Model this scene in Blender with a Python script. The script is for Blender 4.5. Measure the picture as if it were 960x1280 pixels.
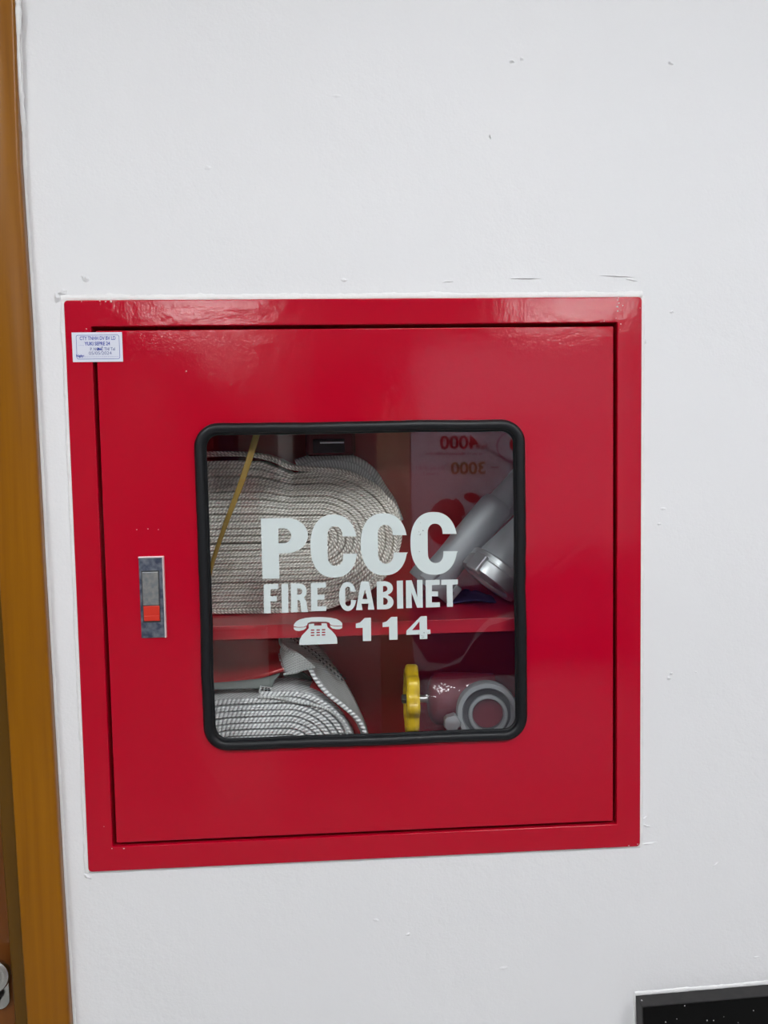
import bpy, bmesh, math, random
from math import sin, cos, pi, sqrt, floor
from mathutils import Vector, Matrix, noise

for o in list(bpy.data.objects): bpy.data.objects.remove(o)
random.seed(7)
sc = bpy.context.scene
COL = sc.collection

# ---------------------------------------------------------------- camera
# metres; origin = centre of the fire cabinet, its flange face lies in the plane y = 0
CAM = (-0.058, -0.0652, 0.0178, -0.0267, -0.8426, 0.1326)   # yaw, pitch, roll, x, y, z
FPX = 1000.0
def cam_rot():
    a, b, c = CAM[:3]
    return Matrix.Rotation(a, 3, 'Z') @ Matrix.Rotation(b, 3, 'X') @ Matrix.Rotation(c, 3, 'Y')
RM = cam_rot()
cd = bpy.data.cameras.new('camera'); cam = bpy.data.objects.new('camera', cd); COL.objects.link(cam)
cd.sensor_fit = 'AUTO'; cd.sensor_width = 36.0; cd.lens = FPX / 1280 * 36.0
cd.clip_start = 0.01
m = Matrix((RM.col[0], RM.col[2], -RM.col[1])).transposed().to_4x4()
m.translation = Vector(CAM[3:]); cam.matrix_world = m
sc.camera = cam

# ---------------------------------------------------------------- world, exposure
w = bpy.data.worlds.new('world'); sc.world = w; w.use_nodes = True
w.node_tree.nodes['Background'].inputs[0].default_value = (0.8, 0.85, 0.9, 1)
w.node_tree.nodes['Background'].inputs[1].default_value = 0.3
vs = sc.view_settings
sc.display_settings.display_device = 'sRGB'
vs.view_transform = 'Standard'; vs.look = 'None'; vs.gamma = 1; vs.use_curve_mapping = False
vs.exposure = 0.0

# ceiling panels: (x, y, half x, half y, strength)
CEIL_Z, FLOOR_Z = 1.35, -1.25
LX0, LX1, LY0 = -2.2, 3.4, -10.2
LP = 25.5
LIGHTS = [(-1.2, -1.62, .30, .30, 'nearest row, above the door side'), (0.35, -1.62, .30, .30, 'nearest row, above the cabinet'), (1.9, -1.62, .30, .30, 'nearest row, right of the cabinet'),
          (-.98, -5.25, .42, .32, 'middle row, left, mirrored in the top rim of the red frame'), (1.85, -5.25, .42, .32, 'middle row, right, mirrored in the top rim of the red frame'),
          (-1.5, -8.7, .30, .30, 'farthest row, at the left end'), (2.85, -8.7, .30, .30, 'farthest row, at the right end')]

def un(px, py, Y=0.0):
    """photo measurement (960x1280) -> point on the vertical plane y = Y"""
    d = RM @ Vector(((px - 480) / FPX, 1, -(py - 640) / FPX))
    t = (Y - CAM[4]) / d.y
    return Vector((CAM[3] + d.x * t, Y, CAM[5] + d.z * t))

# ---------------------------------------------------------------- materials
def mat(name, col, rough=.5, metal=0, spec=.5, coat=0, emit=0):
    m = bpy.data.materials.new(name); m.use_nodes = True
    b = m.node_tree.nodes['Principled BSDF']
    b.inputs['Base Color'].default_value = (*col, 1)
    b.inputs['Roughness'].default_value = rough
    b.inputs['Metallic'].default_value = metal
    b.inputs['Specular IOR Level'].default_value = spec
    b.inputs['Coat Weight'].default_value = coat
    b.inputs['Coat Roughness'].default_value = .06
    if emit:
        b.inputs['Emission Color'].default_value = (*col, 1); b.inputs['Emission Strength'].default_value = emit
    return m
def N(m, t, **k):
    n = m.node_tree.nodes.new(t)
    for a, v in k.items():
        if a in n.inputs: n.inputs[a].default_value = v
        else: setattr(n, a, v)
    return n
def L(m, a, b): m.node_tree.links.new(a, b)
def bsdf(m): return m.node_tree.nodes['Principled BSDF']
def math_(m, op, a, b=None, c=None, clamp=False):
    n = m.node_tree.nodes.new('ShaderNodeMath'); n.operation = op; n.use_clamp = clamp
    for i, v in enumerate((a, b, c)):
        if v is None: continue
        if isinstance(v, (int, float)): n.inputs[i].default_value = v
        else: L(m, v, n.inputs[i])
    return n.outputs[0]
def add_bump(m, layers, dist=1.0):
    """layers: (scale, detail, strength, distance)"""
    tc = N(m, 'ShaderNodeTexCoord'); prev = None
    for s, d, st, di in layers:
        nz = N(m, 'ShaderNodeTexNoise'); nz.inputs['Scale'].default_value = s; nz.inputs['Detail'].default_value = d
        L(m, tc.outputs['Object'], nz.inputs['Vector'])
        bp = N(m, 'ShaderNodeBump'); bp.inputs['Strength'].default_value = st; bp.inputs['Distance'].default_value = di
        L(m, nz.outputs['Fac'], bp.inputs['Height'])
        if prev: L(m, prev.outputs['Normal'], bp.inputs['Normal'])
        prev = bp
    L(m, prev.outputs['Normal'], bsdf(m).inputs['Normal'])
def vary(m, c1, c2, scale=5, detail=3, lo=.35, hi=.65, stretch=(1, 1, 1)):
    tc = N(m, 'ShaderNodeTexCoord'); mp = N(m, 'ShaderNodeMapping'); mp.inputs['Scale'].default_value = stretch
    nz = N(m, 'ShaderNodeTexNoise'); nz.inputs['Scale'].default_value = scale; nz.inputs['Detail'].default_value = detail
    cr = N(m, 'ShaderNodeValToRGB'); cr.color_ramp.elements[0].position = lo; cr.color_ramp.elements[1].position = hi
    cr.color_ramp.elements[0].color = (*c1, 1); cr.color_ramp.elements[1].color = (*c2, 1)
    L(m, tc.outputs['Object'], mp.inputs['Vector']); L(m, mp.outputs['Vector'], nz.inputs['Vector'])
    L(m, nz.outputs['Fac'], cr.inputs['Fac']); L(m, cr.outputs['Color'], bsdf(m).inputs['Base Color'])
    return cr
def mix_glass(name, tint, gloss_rough=.0, ior=1.5, haze=0, haze_col=(.8, .8, .8), bump=None, cap=None):
    m = bpy.data.materials.new(name); m.use_nodes = True; nt = m.node_tree
    nt.nodes.remove(nt.nodes['Principled BSDF'])
    out = [n for n in nt.nodes if n.type == 'OUTPUT_MATERIAL'][0]
    tr = N(m, 'ShaderNodeBsdfTransparent'); tr.inputs['Color'].default_value = (*tint, 1)
    gl = N(m, 'ShaderNodeBsdfGlossy'); gl.inputs['Roughness'].default_value = gloss_rough
    fr = N(m, 'ShaderNodeFresnel'); fr.inputs['IOR'].default_value = ior
    mx = N(m, 'ShaderNodeMixShader'); 
    ge = N(m, 'ShaderNodeNewGeometry')      # the thin sheet reflects once, at its outer face
    L(m, math_(m, 'MULTIPLY', math_(m, 'MULTIPLY', fr.outputs[0], 1.7), math_(m, 'SUBTRACT', 1.0, ge.outputs['Backfacing']), clamp=True), mx.inputs[0]); L(m, tr.outputs[0], mx.inputs[1]); L(m, gl.outputs[0], mx.inputs[2])
    last = mx
    if haze:
        df = N(m, 'ShaderNodeBsdfDiffuse'); df.inputs['Color'].default_value = (*haze_col, 1)
        m2 = N(m, 'ShaderNodeMixShader'); m2.inputs[0].default_value = haze
        L(m, mx.outputs[0], m2.inputs[1]); L(m, df.outputs[0], m2.inputs[2]); last = m2
    if bump:
        tc = N(m, 'ShaderNodeTexCoord'); nz = N(m, 'ShaderNodeTexNoise'); nz.inputs['Scale'].default_value = bump[0]
        bp = N(m, 'ShaderNodeBump'); bp.inputs['Distance'].default_value = bump[1]
        L(m, tc.outputs['Object'], nz.inputs['Vector']); L(m, nz.outputs['Fac'], bp.inputs['Height'])
        L(m, bp.outputs[0], gl.inputs['Normal'])
    L(m, last.outputs[0], out.inputs['Surface'])
    return m

M = {}
M['wall'] = mat('wall_paint', (.80, .80, .815), .55)
add_bump(M['wall'], [(420, 2, .35, .0006), (60, 4, .5, .0009), (9, 4, .6, .003)])
M['caulk'] = mat('white_caulk', (.85, .85, .85), .5)
add_bump(M['caulk'], [(300, 3, .5, .001), (60, 3, .6, .003)])
M['room'] = mat('room_paint', (.30, .28, .25), .8)
M['ceil'] = mat('ceiling_paint', (.8, .8, .8), .9)
M['floor'] = mat('floor_tile', (.30, .30, .29), .06)
M['red'] = mat('red_enamel', (.47, .0005, .017), .085, spec=.42, coat=.0)
add_bump(M['red'], [(520, 2, .30, .00022), (70, 2, .35, .0006), (5, 2, .5, .004)])
M['red_in'] = mat('red_enamel_inside', (.43, .004, .018), .38)
add_bump(M['red_in'], [(300, 2, .3, .0003)])
M['chip'] = mat('white_paint_fleck', (.75, .62, .62), .6)
M['rubber'] = mat('black_rubber', (.006, .007, .009), .42, spec=.35)
add_bump(M['rubber'], [(150, 2, .3, .0006)])
M['glass'] = mix_glass('window_glass', (.985, .99, .99), 0, 1.5)
M['vinyl'] = mat('white_vinyl', (.64, .71, .71), .45)
M['steel'] = mat('worn_blue_steel', (.2, .22, .28), .35, .8)
vary(M['steel'], (.09, .11, .18), (.30, .33, .40), 160, 5)
M['lever'] = mat('grey_zinc', (.28, .29, .31), .45, .6)
vary(M['lever'], (.22, .24, .26), (.34, .33, .32), 220, 5)
M['bezel'] = mat('polished_edge', (.9, .78, .8), .3, .5)
M['button'] = mat('red_plastic_button', (.62, .03, .015), .35)
M['paper'] = mat('sticker_paper', (.72, .74, .84), .6)
M['ink'] = mat('blue_ink', (.06, .09, .42), .6)
M['pen'] = mat('pen_ink', (.15, .18, .38), .6)
M['alu'] = mat('cast_aluminium', (.50, .52, .53), .34, .75)
add_bump(M['alu'], [(120, 3, .3, .001)])
M['alu_d'] = mat('dull_aluminium', (.30, .32, .33), .5, .35)
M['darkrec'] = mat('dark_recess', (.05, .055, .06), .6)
M['yellow'] = mat('yellow_enamel', (.78, .52, .01), .35)
vary(M['yellow'], (.60, .38, .01), (.85, .60, .02), 60, 4)
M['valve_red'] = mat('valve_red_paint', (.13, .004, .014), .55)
M['redgloss'] = mat('red_glossy_sheet', (.42, .005, .012), .18)
M['greycloth'] = mat('grey_cloth', (.18, .20, .19), .8)
M['lining'] = mat('red_rubber_lining', (.38, .004, .012), .3)
M['black'] = mat('black_matte', (.02, .019, .019), .55)
vary(M['black'], (.009, .0085, .0085), (.017, .015, .015), 90, 4)
M['blackglass'] = mat('black_gloss', (.001, .001, .0012), .06, spec=.18)
M['dust'] = mat('white_dust', (.6, .6, .6), .7)
M['chrome'] = mat('brushed_chrome', (.6, .6, .58), .25, 1)
M['lamp'] = mat('lamp_panel', (.96, .985, 1.0), .5, emit=1)
M['white'] = mat('white_laminate', (.8, .8, .78), .5)
M['strap'] = mat('yellow_strap', (.25, .15, .02), .5)
M['navy'] = mat('navy_cloth', (.03, .03, .11), .8)
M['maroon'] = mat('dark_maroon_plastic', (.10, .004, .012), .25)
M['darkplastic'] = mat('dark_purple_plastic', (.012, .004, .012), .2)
M['film'] = mix_glass('clear_film', (.96, .94, .95), .08, 1.4, .02, (.75, .6, .65), bump=(60, .004))
M['ban_pale'] = mat('banner_pale', (.68, .63, .76), .6)
M['ban_red'] = mat('banner_red', (.60, .01, .03), .6)
M['ban_purple'] = mat('banner_purple', (.07, .012, .13), .6)
M['ban_gold'] = mat('banner_gold', (.30, .22, .04), .6)
M['ban_ink'] = mat('banner_ink', (.25, .10, .22), .6)
M['ban_mauve'] = mat('banner_mauve', (.45, .22, .42), .6)
M['beige'] = mat('beige_board', (.45, .36, .22), .6)
M['teal'] = mat('teal_box', (.03, .09, .10), .6)
M['grey'] = mat('grey_metal', (.35, .36, .35), .5)

def wood(name, c1, c2, rough=.28):
    m = mat(name, c1, rough)
    tc = N(m, 'ShaderNodeTexCoord'); mp = N(m, 'ShaderNodeMapping'); mp.inputs['Scale'].default_value = (1, 1, .035)
    nz = N(m, 'ShaderNodeTexNoise'); nz.inputs['Scale'].default_value = 110; nz.inputs['Detail'].default_value = 5; nz.inputs['Distortion'].default_value = .4
    n2 = N(m, 'ShaderNodeTexNoise'); n2.inputs['Scale'].default_value = 14; n2.inputs['Detail'].default_value = 3
    mp2 = N(m, 'ShaderNodeMapping'); mp2.inputs['Scale'].default_value = (1, 1, .2)
    L(m, tc.outputs['Object'], mp.inputs[0]); L(m, mp.outputs[0], nz.inputs['Vector'])
    L(m, tc.outputs['Object'], mp2.inputs[0]); L(m, mp2.outputs[0], n2.inputs['Vector'])
    s = math_(m, 'ADD', math_(m, 'MULTIPLY', nz.outputs['Fac'], .6), math_(m, 'MULTIPLY', n2.outputs['Fac'], .4))
    cr = N(m, 'ShaderNodeValToRGB'); cr.color_ramp.elements[0].position = .36; cr.color_ramp.elements[1].position = .64
    cr.color_ramp.elements[0].color = (*c1, 1); cr.color_ramp.elements[1].color = (*c2, 1)
    L(m, s, cr.inputs[0]); L(m, cr.outputs[0], bsdf(m).inputs['Base Color']); bsdf(m).inputs['Specular IOR Level'].default_value = .3
    return m
M['wood'] = wood('varnished_wood', (.225, .078, .0008), (.30, .112, .001))
M['wood_d'] = wood('darker_wood', (.095, .045, .003), (.135, .06, .005))
M['wood_r'] = wood('reddish_wood', (.14, .042, .008), (.19, .062, .010))

def weave(name, light, dark, P, Rw, slant=.9, bump=.0012, vmax=1.0):
    """woven jacket: slanted stitches in rows; UV.x = metres along the hose, UV.y = metres across"""
    m = mat(name, light, .62)
    uv = N(m, 'ShaderNodeUVMap'); sp = N(m, 'ShaderNodeSeparateXYZ'); L(m, uv.outputs[0], sp.inputs[0])
    v = math_(m, 'DIVIDE', sp.outputs[1], Rw)
    row = math_(m, 'FLOOR', v); fr = math_(m, 'FRACT', v)
    a = math_(m, 'ADD', math_(m, 'DIVIDE', sp.outputs[0], P), math_(m, 'MULTIPLY', row, .37))
    a = math_(m, 'ADD', a, math_(m, 'MULTIPLY', fr, slant))
    s = math_(m, 'SINE', math_(m, 'MULTIPLY', a, 2 * pi))
    s = math_(m, 'MULTIPLY_ADD', s, .5, .5)
    e = math_(m, 'SINE', math_(m, 'MULTIPLY', fr, pi))
    e = math_(m, 'POWER', e, .6)
    h = math_(m, 'MULTIPLY', s, e)
    tc = N(m, 'ShaderNodeTexCoord'); nz = N(m, 'ShaderNodeTexNoise'); nz.inputs['Scale'].default_value = 45; nz.inputs['Detail'].default_value = 4
    L(m, tc.outputs['Object'], nz.inputs['Vector'])
    cr = N(m, 'ShaderNodeValToRGB'); cr.color_ramp.elements[0].position = .05; cr.color_ramp.elements[1].position = .52
    cr.color_ramp.elements[0].color = (*dark, 1); cr.color_ramp.elements[1].color = (*light, 1)
    hh = math_(m, 'ADD', h, math_(m, 'MULTIPLY_ADD', nz.outputs['Fac'], .5, -.25))
    L(m, hh, cr.inputs[0]); L(m, cr.outputs[0], bsdf(m).inputs['Base Color'])
    bp = N(m, 'ShaderNodeBump'); bp.inputs['Strength'].default_value = .9; bp.inputs['Distance'].default_value = bump
    L(m, h, bp.inputs['Height']); L(m, bp.outputs[0], bsdf(m).inputs['Normal'])
    return m
M['weave_a'] = weave('woven_jacket_upper', (.93, .90, .84), (.46, .43, .385), .0042, .0039)
M['weave_b'] = weave('woven_jacket_lower', (.95, .96, .96), (.38, .39, .40), .0048, .0080)
M['weave_c'] = weave('woven_jacket_flat', (.70, .72, .71), (.40, .41, .41), .0035, .0022, 1.0, .0006)

# ---------------------------------------------------------------- object helpers
def setp(o, label=None, cat=None, group=None, kind=None):
    if label: o['label'] = label
    if cat: o['category'] = cat
    if group: o['group'] = group
    if kind: o['kind'] = kind
    return o
def empty(name, loc=(0, 0, 0), **k):
    o = bpy.data.objects.new(name, None); COL.objects.link(o); o.location = loc; o.empty_display_size = .02
    return setp(o, **k)
def link(name, me, m, parent=None, smooth=False):
    o = bpy.data.objects.new(name, me); COL.objects.link(o)
    if m: 
        me.materials.clear(); me.materials.append(m)
    if parent:
        o.parent = parent; o.matrix_parent_inverse = parent.matrix_world.inverted() if False else Matrix.Translation(-parent_world(parent))
    if smooth:
        for p in me.polygons: p.use_smooth = True
    return o
def parent_world(p):
    v = Vector(p.location)
    if p.parent: v = Vector((0, 0, 0)) + v
    q = p
    while q.parent:
        q = q.parent
        if q.type == 'EMPTY': pass
    return v if p.type == 'EMPTY' else Vector((0, 0, 0))
def mesh(name, vs_, fs, m, parent=None, smooth=False):
    me = bpy.data.meshes.new(name); me.from_pydata([tuple(v) for v in vs_], [], fs); me.update()
    bm = bmesh.new(); bm.from_mesh(me); bmesh.ops.recalc_face_normals(bm, faces=bm.faces); bm.to_mesh(me); bm.free()
    return link(name, me, m, parent, smooth)
def bmobj(name, bm, m, parent=None, smooth=False):
    bmesh.ops.recalc_face_normals(bm, faces=bm.faces)
    me = bpy.data.meshes.new(name); bm.to_mesh(me); bm.free()
    return link(name, me, m, parent, smooth)
def abox(bm, x0, x1, y0, y1, z0, z1, mat4=None, bev=0):
    g = bmesh.ops.create_cube(bm, size=1)
    for v in g['verts']:
        v.co = Vector(((x0 + x1) / 2 + v.co.x * (x1 - x0), (y0 + y1) / 2 + v.co.y * (y1 - y0), (z0 + z1) / 2 + v.co.z * (z1 - z0)))
    vs_ = g['verts']
    if bev:
        es = list({e for v in vs_ for e in v.link_edges})
        r = bmesh.ops.bevel(bm, geom=es, offset=bev, segments=2, affect='EDGES', profile=.5)
        vs_ = list({v for f in r['faces'] for v in f.verts} | {v for v in vs_ if v.is_valid})
    if mat4:
        for v in vs_: v.co = mat4 @ v.co
def box(name, x0, x1, y0, y1, z0, z1, m, parent=None, bev=0, mat4=None):
    bm = bmesh.new(); abox(bm, x0, x1, y0, y1, z0, z1, mat4, bev)
    return bmobj(name, bm, m, parent)
def frame_to(axis, origin):
    """matrix taking local z to axis"""
    q = Vector(axis).normalized().to_track_quat('Z', 'Y')
    return Matrix.Translation(origin) @ q.to_matrix().to_4x4()
def alathe(bm, prof, origin, axis, n=48, closed=False, lobe=None):
    """prof: (radius, height) list revolved about axis"""
    T = frame_to(axis, origin); rings = []
    for r, h in prof:
        ring = []
        for i in range(n):
            a = 2 * pi * i / n
            rr = r * (lobe(a, r) if lobe else 1)
            ring.append(bm.verts.new(T @ Vector((rr * cos(a), rr * sin(a), h))))
        rings.append(ring)
    pr = list(zip(rings, rings[1:])) + ([(rings[-1], rings[0])] if closed else [])
    for A, B in pr:
        for i in range(n):
            bm.faces.new((A[i], A[(i + 1) % n], B[(i + 1) % n], B[i]))
    if not closed:
        for ring, (r, h) in ((rings[0], prof[0]), (rings[-1], prof[-1])):
            if r > 1e-4: bm.faces.new(ring)
def lathe(name, prof, origin, axis, m, parent=None, n=48, closed=False, lobe=None, smooth=True):
    bm = bmesh.new(); alathe(bm, prof, origin, axis, n, closed, lobe)
    o = bmobj(name, bm, m, parent)
    if smooth: auto_smooth(o)
    return o
def auto_smooth(o, ang=35):
    me = o.data
    for p in me.polygons: p.use_smooth = True
    bm = bmesh.new(); bm.from_mesh(me)
    for e in bm.edges:
        if len(e.link_faces) == 2 and e.calc_face_angle(0) > math.radians(ang): e.smooth = False
    bm.to_mesh(me); bm.free()
def curve_mesh(name, polys, depth, m, parent, place, bevel=0):
    """filled 2-D outline(s) (even-odd) given in (x, z), thickness depth centred on plane; place: y of the front face"""
    cu = bpy.data.curves.new(name, 'CURVE'); cu.dimensions = '2D'; cu.fill_mode = 'BOTH'
    cu.extrude = max(depth / 2 - bevel, 0); cu.bevel_depth = bevel; cu.bevel_resolution = 3; cu.offset = -bevel
    for P in polys:
        s = cu.splines.new('POLY'); s.points.add(len(P) - 1); s.use_cyclic_u = True
        for i, (x, z) in enumerate(P): s.points[i].co = (x, z, 0, 1)
    t = bpy.data.objects.new('tmp', cu); COL.objects.link(t)
    dg = bpy.context.evaluated_depsgraph_get(); dg.update()
    me = bpy.data.meshes.new_from_object(t.evaluated_get(dg)); bpy.data.objects.remove(t)
    me.transform(Matrix(((1, 0, 0, 0), (0, 0, -1, place + depth / 2), (0, 1, 0, 0), (0, 0, 0, 1))))
    me.name = name
    o = link(name, me, m, parent)
    return o
def rrect(hx, hz, r, n=8, cx=0, cz=0, wob=0, seed=0):
    P = []
    for sx, sz, a0 in ((1, 1, 0), (-1, 1, pi / 2), (-1, -1, pi), (1, -1, 3 * pi / 2)):
        for i in range(n + 1):
            a = a0 + pi / 2 * i / n
            P.append((cx + sx * (hx - r) + r * cos(a), cz + sz * (hz - r) + r * sin(a)))
    return P
def text_mesh(name, s, size, m, parent, org, ex=Vector((1, 0, 0)), ez=Vector((0, 0, 1)), depth=.0002, bold=0, align='LEFT', xs=1.0):
    cu = bpy.data.curves.new(name, 'FONT'); cu.body = s; cu.size = size; cu.extrude = depth / 2; cu.offset = bold; cu.align_x = align
    cu.resolution_u = 4
    t = bpy.data.objects.new('tmp', cu); COL.objects.link(t)
    dg = bpy.context.evaluated_depsgraph_get(); dg.update()
    me = bpy.data.meshes.new_from_object(t.evaluated_get(dg)); bpy.data.objects.remove(t)
    en = ex.cross(ez)
    for v in me.vertices: v.co = Vector(org) + ex * v.co.x * xs + ez * v.co.y - en * v.co.z
    me.name = name
    return link(name, me, m, parent)
def grid_mesh(name, rows, m, parent=None, uvs=None, thick=0, smooth=True, close_u=False):
    n, k = len(rows), len(rows[0])
    V = [p for r in rows for p in r]; Fc = []; U = []
    for i in range(n - 1 + (1 if close_u else 0)):
        i2 = (i + 1) % n
        for j in range(k - 1):
            Fc.append((i * k + j, i * k + j + 1, i2 * k + j + 1, i2 * k + j))
    me = bpy.data.meshes.new(name); me.from_pydata([tuple(v) for v in V], [], Fc); me.update()
    if uvs:
        ul = me.uv_layers.new(name='UVMap')
        for p in me.polygons:
            for li in p.loop_indices:
                vi = me.loops[li].vertex_index
                ul.data[li].uv = uvs[vi // k][vi % k]
    o = link(name, me, m, parent, smooth)
    if thick:
        s = o.modifiers.new('s', 'SOLIDIFY'); s.thickness = thick; s.offset = 0
    return o

# ================================================================= SETTING
WALL_Y = .0035
HB = .292         # half of the niche
def struct(o): o['kind'] = 'structure'; return o
# front wall with the niche for the cabinet cut out of it, and an opening for the door on the left
DX = -.348        # edge of door opening (hidden behind casing)
bm = bmesh.new()
for x0, x1, z0, z1 in ((DX, -HB, FLOOR_Z, CEIL_Z), (HB, LX1, FLOOR_Z, CEIL_Z), (-HB, HB, HB, CEIL_Z), (-HB, HB, FLOOR_Z, -HB), (LX0, -1.3, FLOOR_Z, CEIL_Z), (-1.3, DX, .95, CEIL_Z)):
    abox(bm, x0, x1, WALL_Y, WALL_Y + .19, z0, z1)
wall = struct(bmobj('wall_front', bm, M['wall']))
# room behind the photographer
struct(box('floor', LX0, LX1, LY0, WALL_Y + .3, FLOOR_Z - .1, FLOOR_Z, M['floor']))
struct(box('ceiling', LX0, LX1, LY0, WALL_Y + .3, CEIL_Z, CEIL_Z + .1, M['ceil']))
struct(box('wall_back', LX0, LX1, LY0 - .1, LY0, FLOOR_Z, CEIL_Z, M['room']))
struct(box('wall_left', LX0 - .1, LX0, LY0, WALL_Y + .3, FLOOR_Z, CEIL_Z, M['room']))
struct(box('wall_right', LX1, LX1 + .1, LY0, WALL_Y + .3, FLOOR_Z, CEIL_Z, M['room']))
struct(box('wall_niche_back', DX - .95, .35, .2, .23, FLOOR_Z, CEIL_Z, M['room']))
for i, (x, y, hx, hy, s) in enumerate(LIGHTS):
    t = empty('ceiling_light', (x, y, CEIL_Z), label='square ceiling light, ' + s, cat='light', group='ceiling light panels')
    mm = M['lamp']; bsdf(mm).inputs['Emission Strength'].default_value = LP
    bm = bmesh.new()
    for a, b, c, d in ((-hx - .02, -hx, -hy - .02, hy + .02), (hx, hx + .02, -hy - .02, hy + .02), (-hx, hx, -hy - .02, -hy), (-hx, hx, hy, hy + .02)):
        abox(bm, x + a, x + b, y + c, y + d, CEIL_Z - .02, CEIL_Z)
    bmobj('frame', bm, M['white'], t)
    box('diffuser', x - hx, x + hx, y - hy, y + hy, CEIL_Z - .014, CEIL_Z - .002, mm, t)

# caulk / thick paint ridge round the cabinet flange and along the casing
def bead(name, pts, r, m, parent, seed=0, seg=.004, wob=.5, flat=.42):
    """irregular low ridge along a polyline on the wall face"""
    P = []
    for a, b in zip(pts, pts[1:]):
        a, b = Vector(a), Vector(b); n = max(2, int((b - a).length / seg))
        for i in range(n): P.append(a.lerp(b, i / n))
    P.append(Vector(pts[-1]))
    rows = []
    for i, p in enumerate(P):
        d = (P[min(i + 1, len(P) - 1)] - P[max(i - 1, 0)]).normalized(); sd = Vector((-d.z, 0, d.x))
        rr = r * (1 + wob * noise.noise(Vector((i * .13, seed, 0))) + wob * .8 * noise.noise(Vector((i * .7, seed + 5, 0))))
        off = sd * r * .35 * noise.noise(Vector((i * .05, seed + 9, 3)))
        rows.append([p + off + sd * rr * cos(a) + Vector((0, -rr * flat * sin(a) , 0)) for a in [pi * j / 6 for j in range(7)]])
    o = grid_mesh(name, rows, m, parent)
    return o
y = WALL_Y - .0002; h = .3015
bead('caulk_bead', [(-h, y, -h), (-h, y, h)], .0032, M['caulk'], wall, 1)
bead('caulk_bead', [(-h - .002, y, h + .001), (h, y, h + .001)], .0036, M['caulk'], wall, 2)
bead('caulk_bead', [(h, y, h), (h, y, -h)], .0026, M['caulk'], wall, 3)
bead('caulk_bead', [(h, y, -h), (-h, y, -h)], .0016, M['caulk'], wall, 4)
# trowel marks and paint lumps seen on the wall
def lump(px, py, rx, rz, hgt, ang=0, seed=0):
    c = un(px, py, WALL_Y); rows = []; n = 7; k = 17
    for i in range(n):
        t = i / (n - 1); row = []
        for j in range(k):
            a = 2 * pi * j / (k - 1)
            w_ = 1 + .45 * noise.noise(Vector((cos(a) * 1.4 + seed, sin(a) * 1.4, seed)))
            u, v = t * rx * w_ * cos(a), t * rz * w_ * sin(a)
            row.append(c + Vector((u * cos(ang) - v * sin(ang), -hgt * cos(t * pi / 2) ** 1.3 * (1 + .6 * noise.noise(Vector((u * 700, v * 700, seed)))) + .0001, u * sin(ang) + v * cos(ang))))
        rows.append(row)
    return rows
LUMPS = [(108, 349, .004, .003, .0014, .5), (104, 347, .002, .004, .001, .3), (78, 366, .006, .0035, .002, .2), (72, 372, .003, .006, .0018, 0),
         (640, 77, .003, .002, .0012, 0), (613, 171, .0015, .003, .0012, .3), (652, 74, .002, .002, .001, 0), (838, 79, .0035, .002, .0012, -.5),
         (560, 352, .008, .0012, .001, .05), (655, 348, .02, .001, .0011, -.02), (770, 345, .02, .0012, .0012, -.05), (790, 350, .008, .0012, .001, -.2),
         (430, 350, .004, .002, .0008, 0), (806, 427, .002, .003, .0012, 0), (836, 848, .003, .002, .001, 0), (839, 842, .002, .0015, .001, 0),
         (808, 1032, .005, .0012, .0012, -.3), (812, 1054, .009, .0011, .0013, .1), (806, 1022, .004, .001, .001, .6), (895, 1080, .005, .0012, .0008, .7),
         (829, 636, .004, .002, .0007, 0), (824, 655, .003, .0015, .0006, 0), (945, 1196, .004, .001, .0007, .1), (110, 1096, .006, .002, .0012, -.6),
         (470, 1150, .004, .002, .0006, 0), (510, 1168, .003, .002, .0006, .3), (630, 1210, .006, .003, .0005, .3), (260, 210, .004, .003, .0005, 0),
         (420, 120, .006, .002, .0004, 0), (840, 390, .003, .002, .0008, .3), (870, 840, .002, .001, .0007, 0)]
for i, a in enumerate(LUMPS):
    rows = lump(*(a[:4] + (a[4] * 1.5, a[5])), seed=i * 3.1)
    grid_mesh('paint_lump', rows, M['wall'], wall)

# ---- wooden door at the left edge
cx = [(0, 24, 17.0), (200, 30, 23.0), (400, 43, 36), (700, 58, 52), (1120, 82.5, 76.5), (1280, 93, 86.5)]
# casing: board 57 mm wide, 10 mm proud of the wall; its right arris measured at several heights
CF = WALL_Y - .012
pr = [un(p[2], p[0], CF) for p in cx]
z_hi, z_lo = .95, FLOOR_Z
def ext(a, b, z):
    t = (z - a.z) / (b.z - a.z); return a.x + (b.x - a.x) * t
prof = [(ext(pr[0], pr[2], z_hi), z_hi)] + [(p.x, p.z) for p in pr] + [(ext(pr[2], pr[5], z_lo), z_lo)]
lf = [un(0, 737, CF), un(23, 1130, CF), un(35, 1280, CF)]
wdt = [.052] * len(prof)
rows = []
for (x, z) in prof:
    xl = x - .0437; r = .002
    rows.append([Vector((x, WALL_Y + .001, z)), Vector((x, CF + r, z)), Vector((x - r * .3, CF + r * .3, z)), Vector((x - r, CF, z)),
                 Vector((xl + r, CF, z)), Vector((xl + r * .3, CF + r * .3, z)), Vector((xl, CF + r, z)), Vector((xl, WALL_Y + .06, z))])
d1 = struct(empty('door_1'))
o = grid_mesh('door_casing', rows, M['wood'], d1, smooth=False); auto_smooth(o, 60)
o.modifiers.new('b', 'SOLIDIFY').thickness = -.0003
# paint-smeared sealant along the casing, thick near the top
cp = [(x + .0005, WALL_Y - .0002, z) for x, z in prof]
bead('caulk_bead', cp, .0022, M['caulk'], wall, 11, wob=.5)
top = [un(20.5, -5, CF + .006), un(21.5, 40, CF + .006), un(23, 90, CF + .006), un(25.5, 120, CF + .008), un(28, 165, CF + .0125)]
bead('caulk_bead', [tuple(p) for p in top], .0034, M['caulk'], wall, 13, wob=.9, flat=.6)
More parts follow.
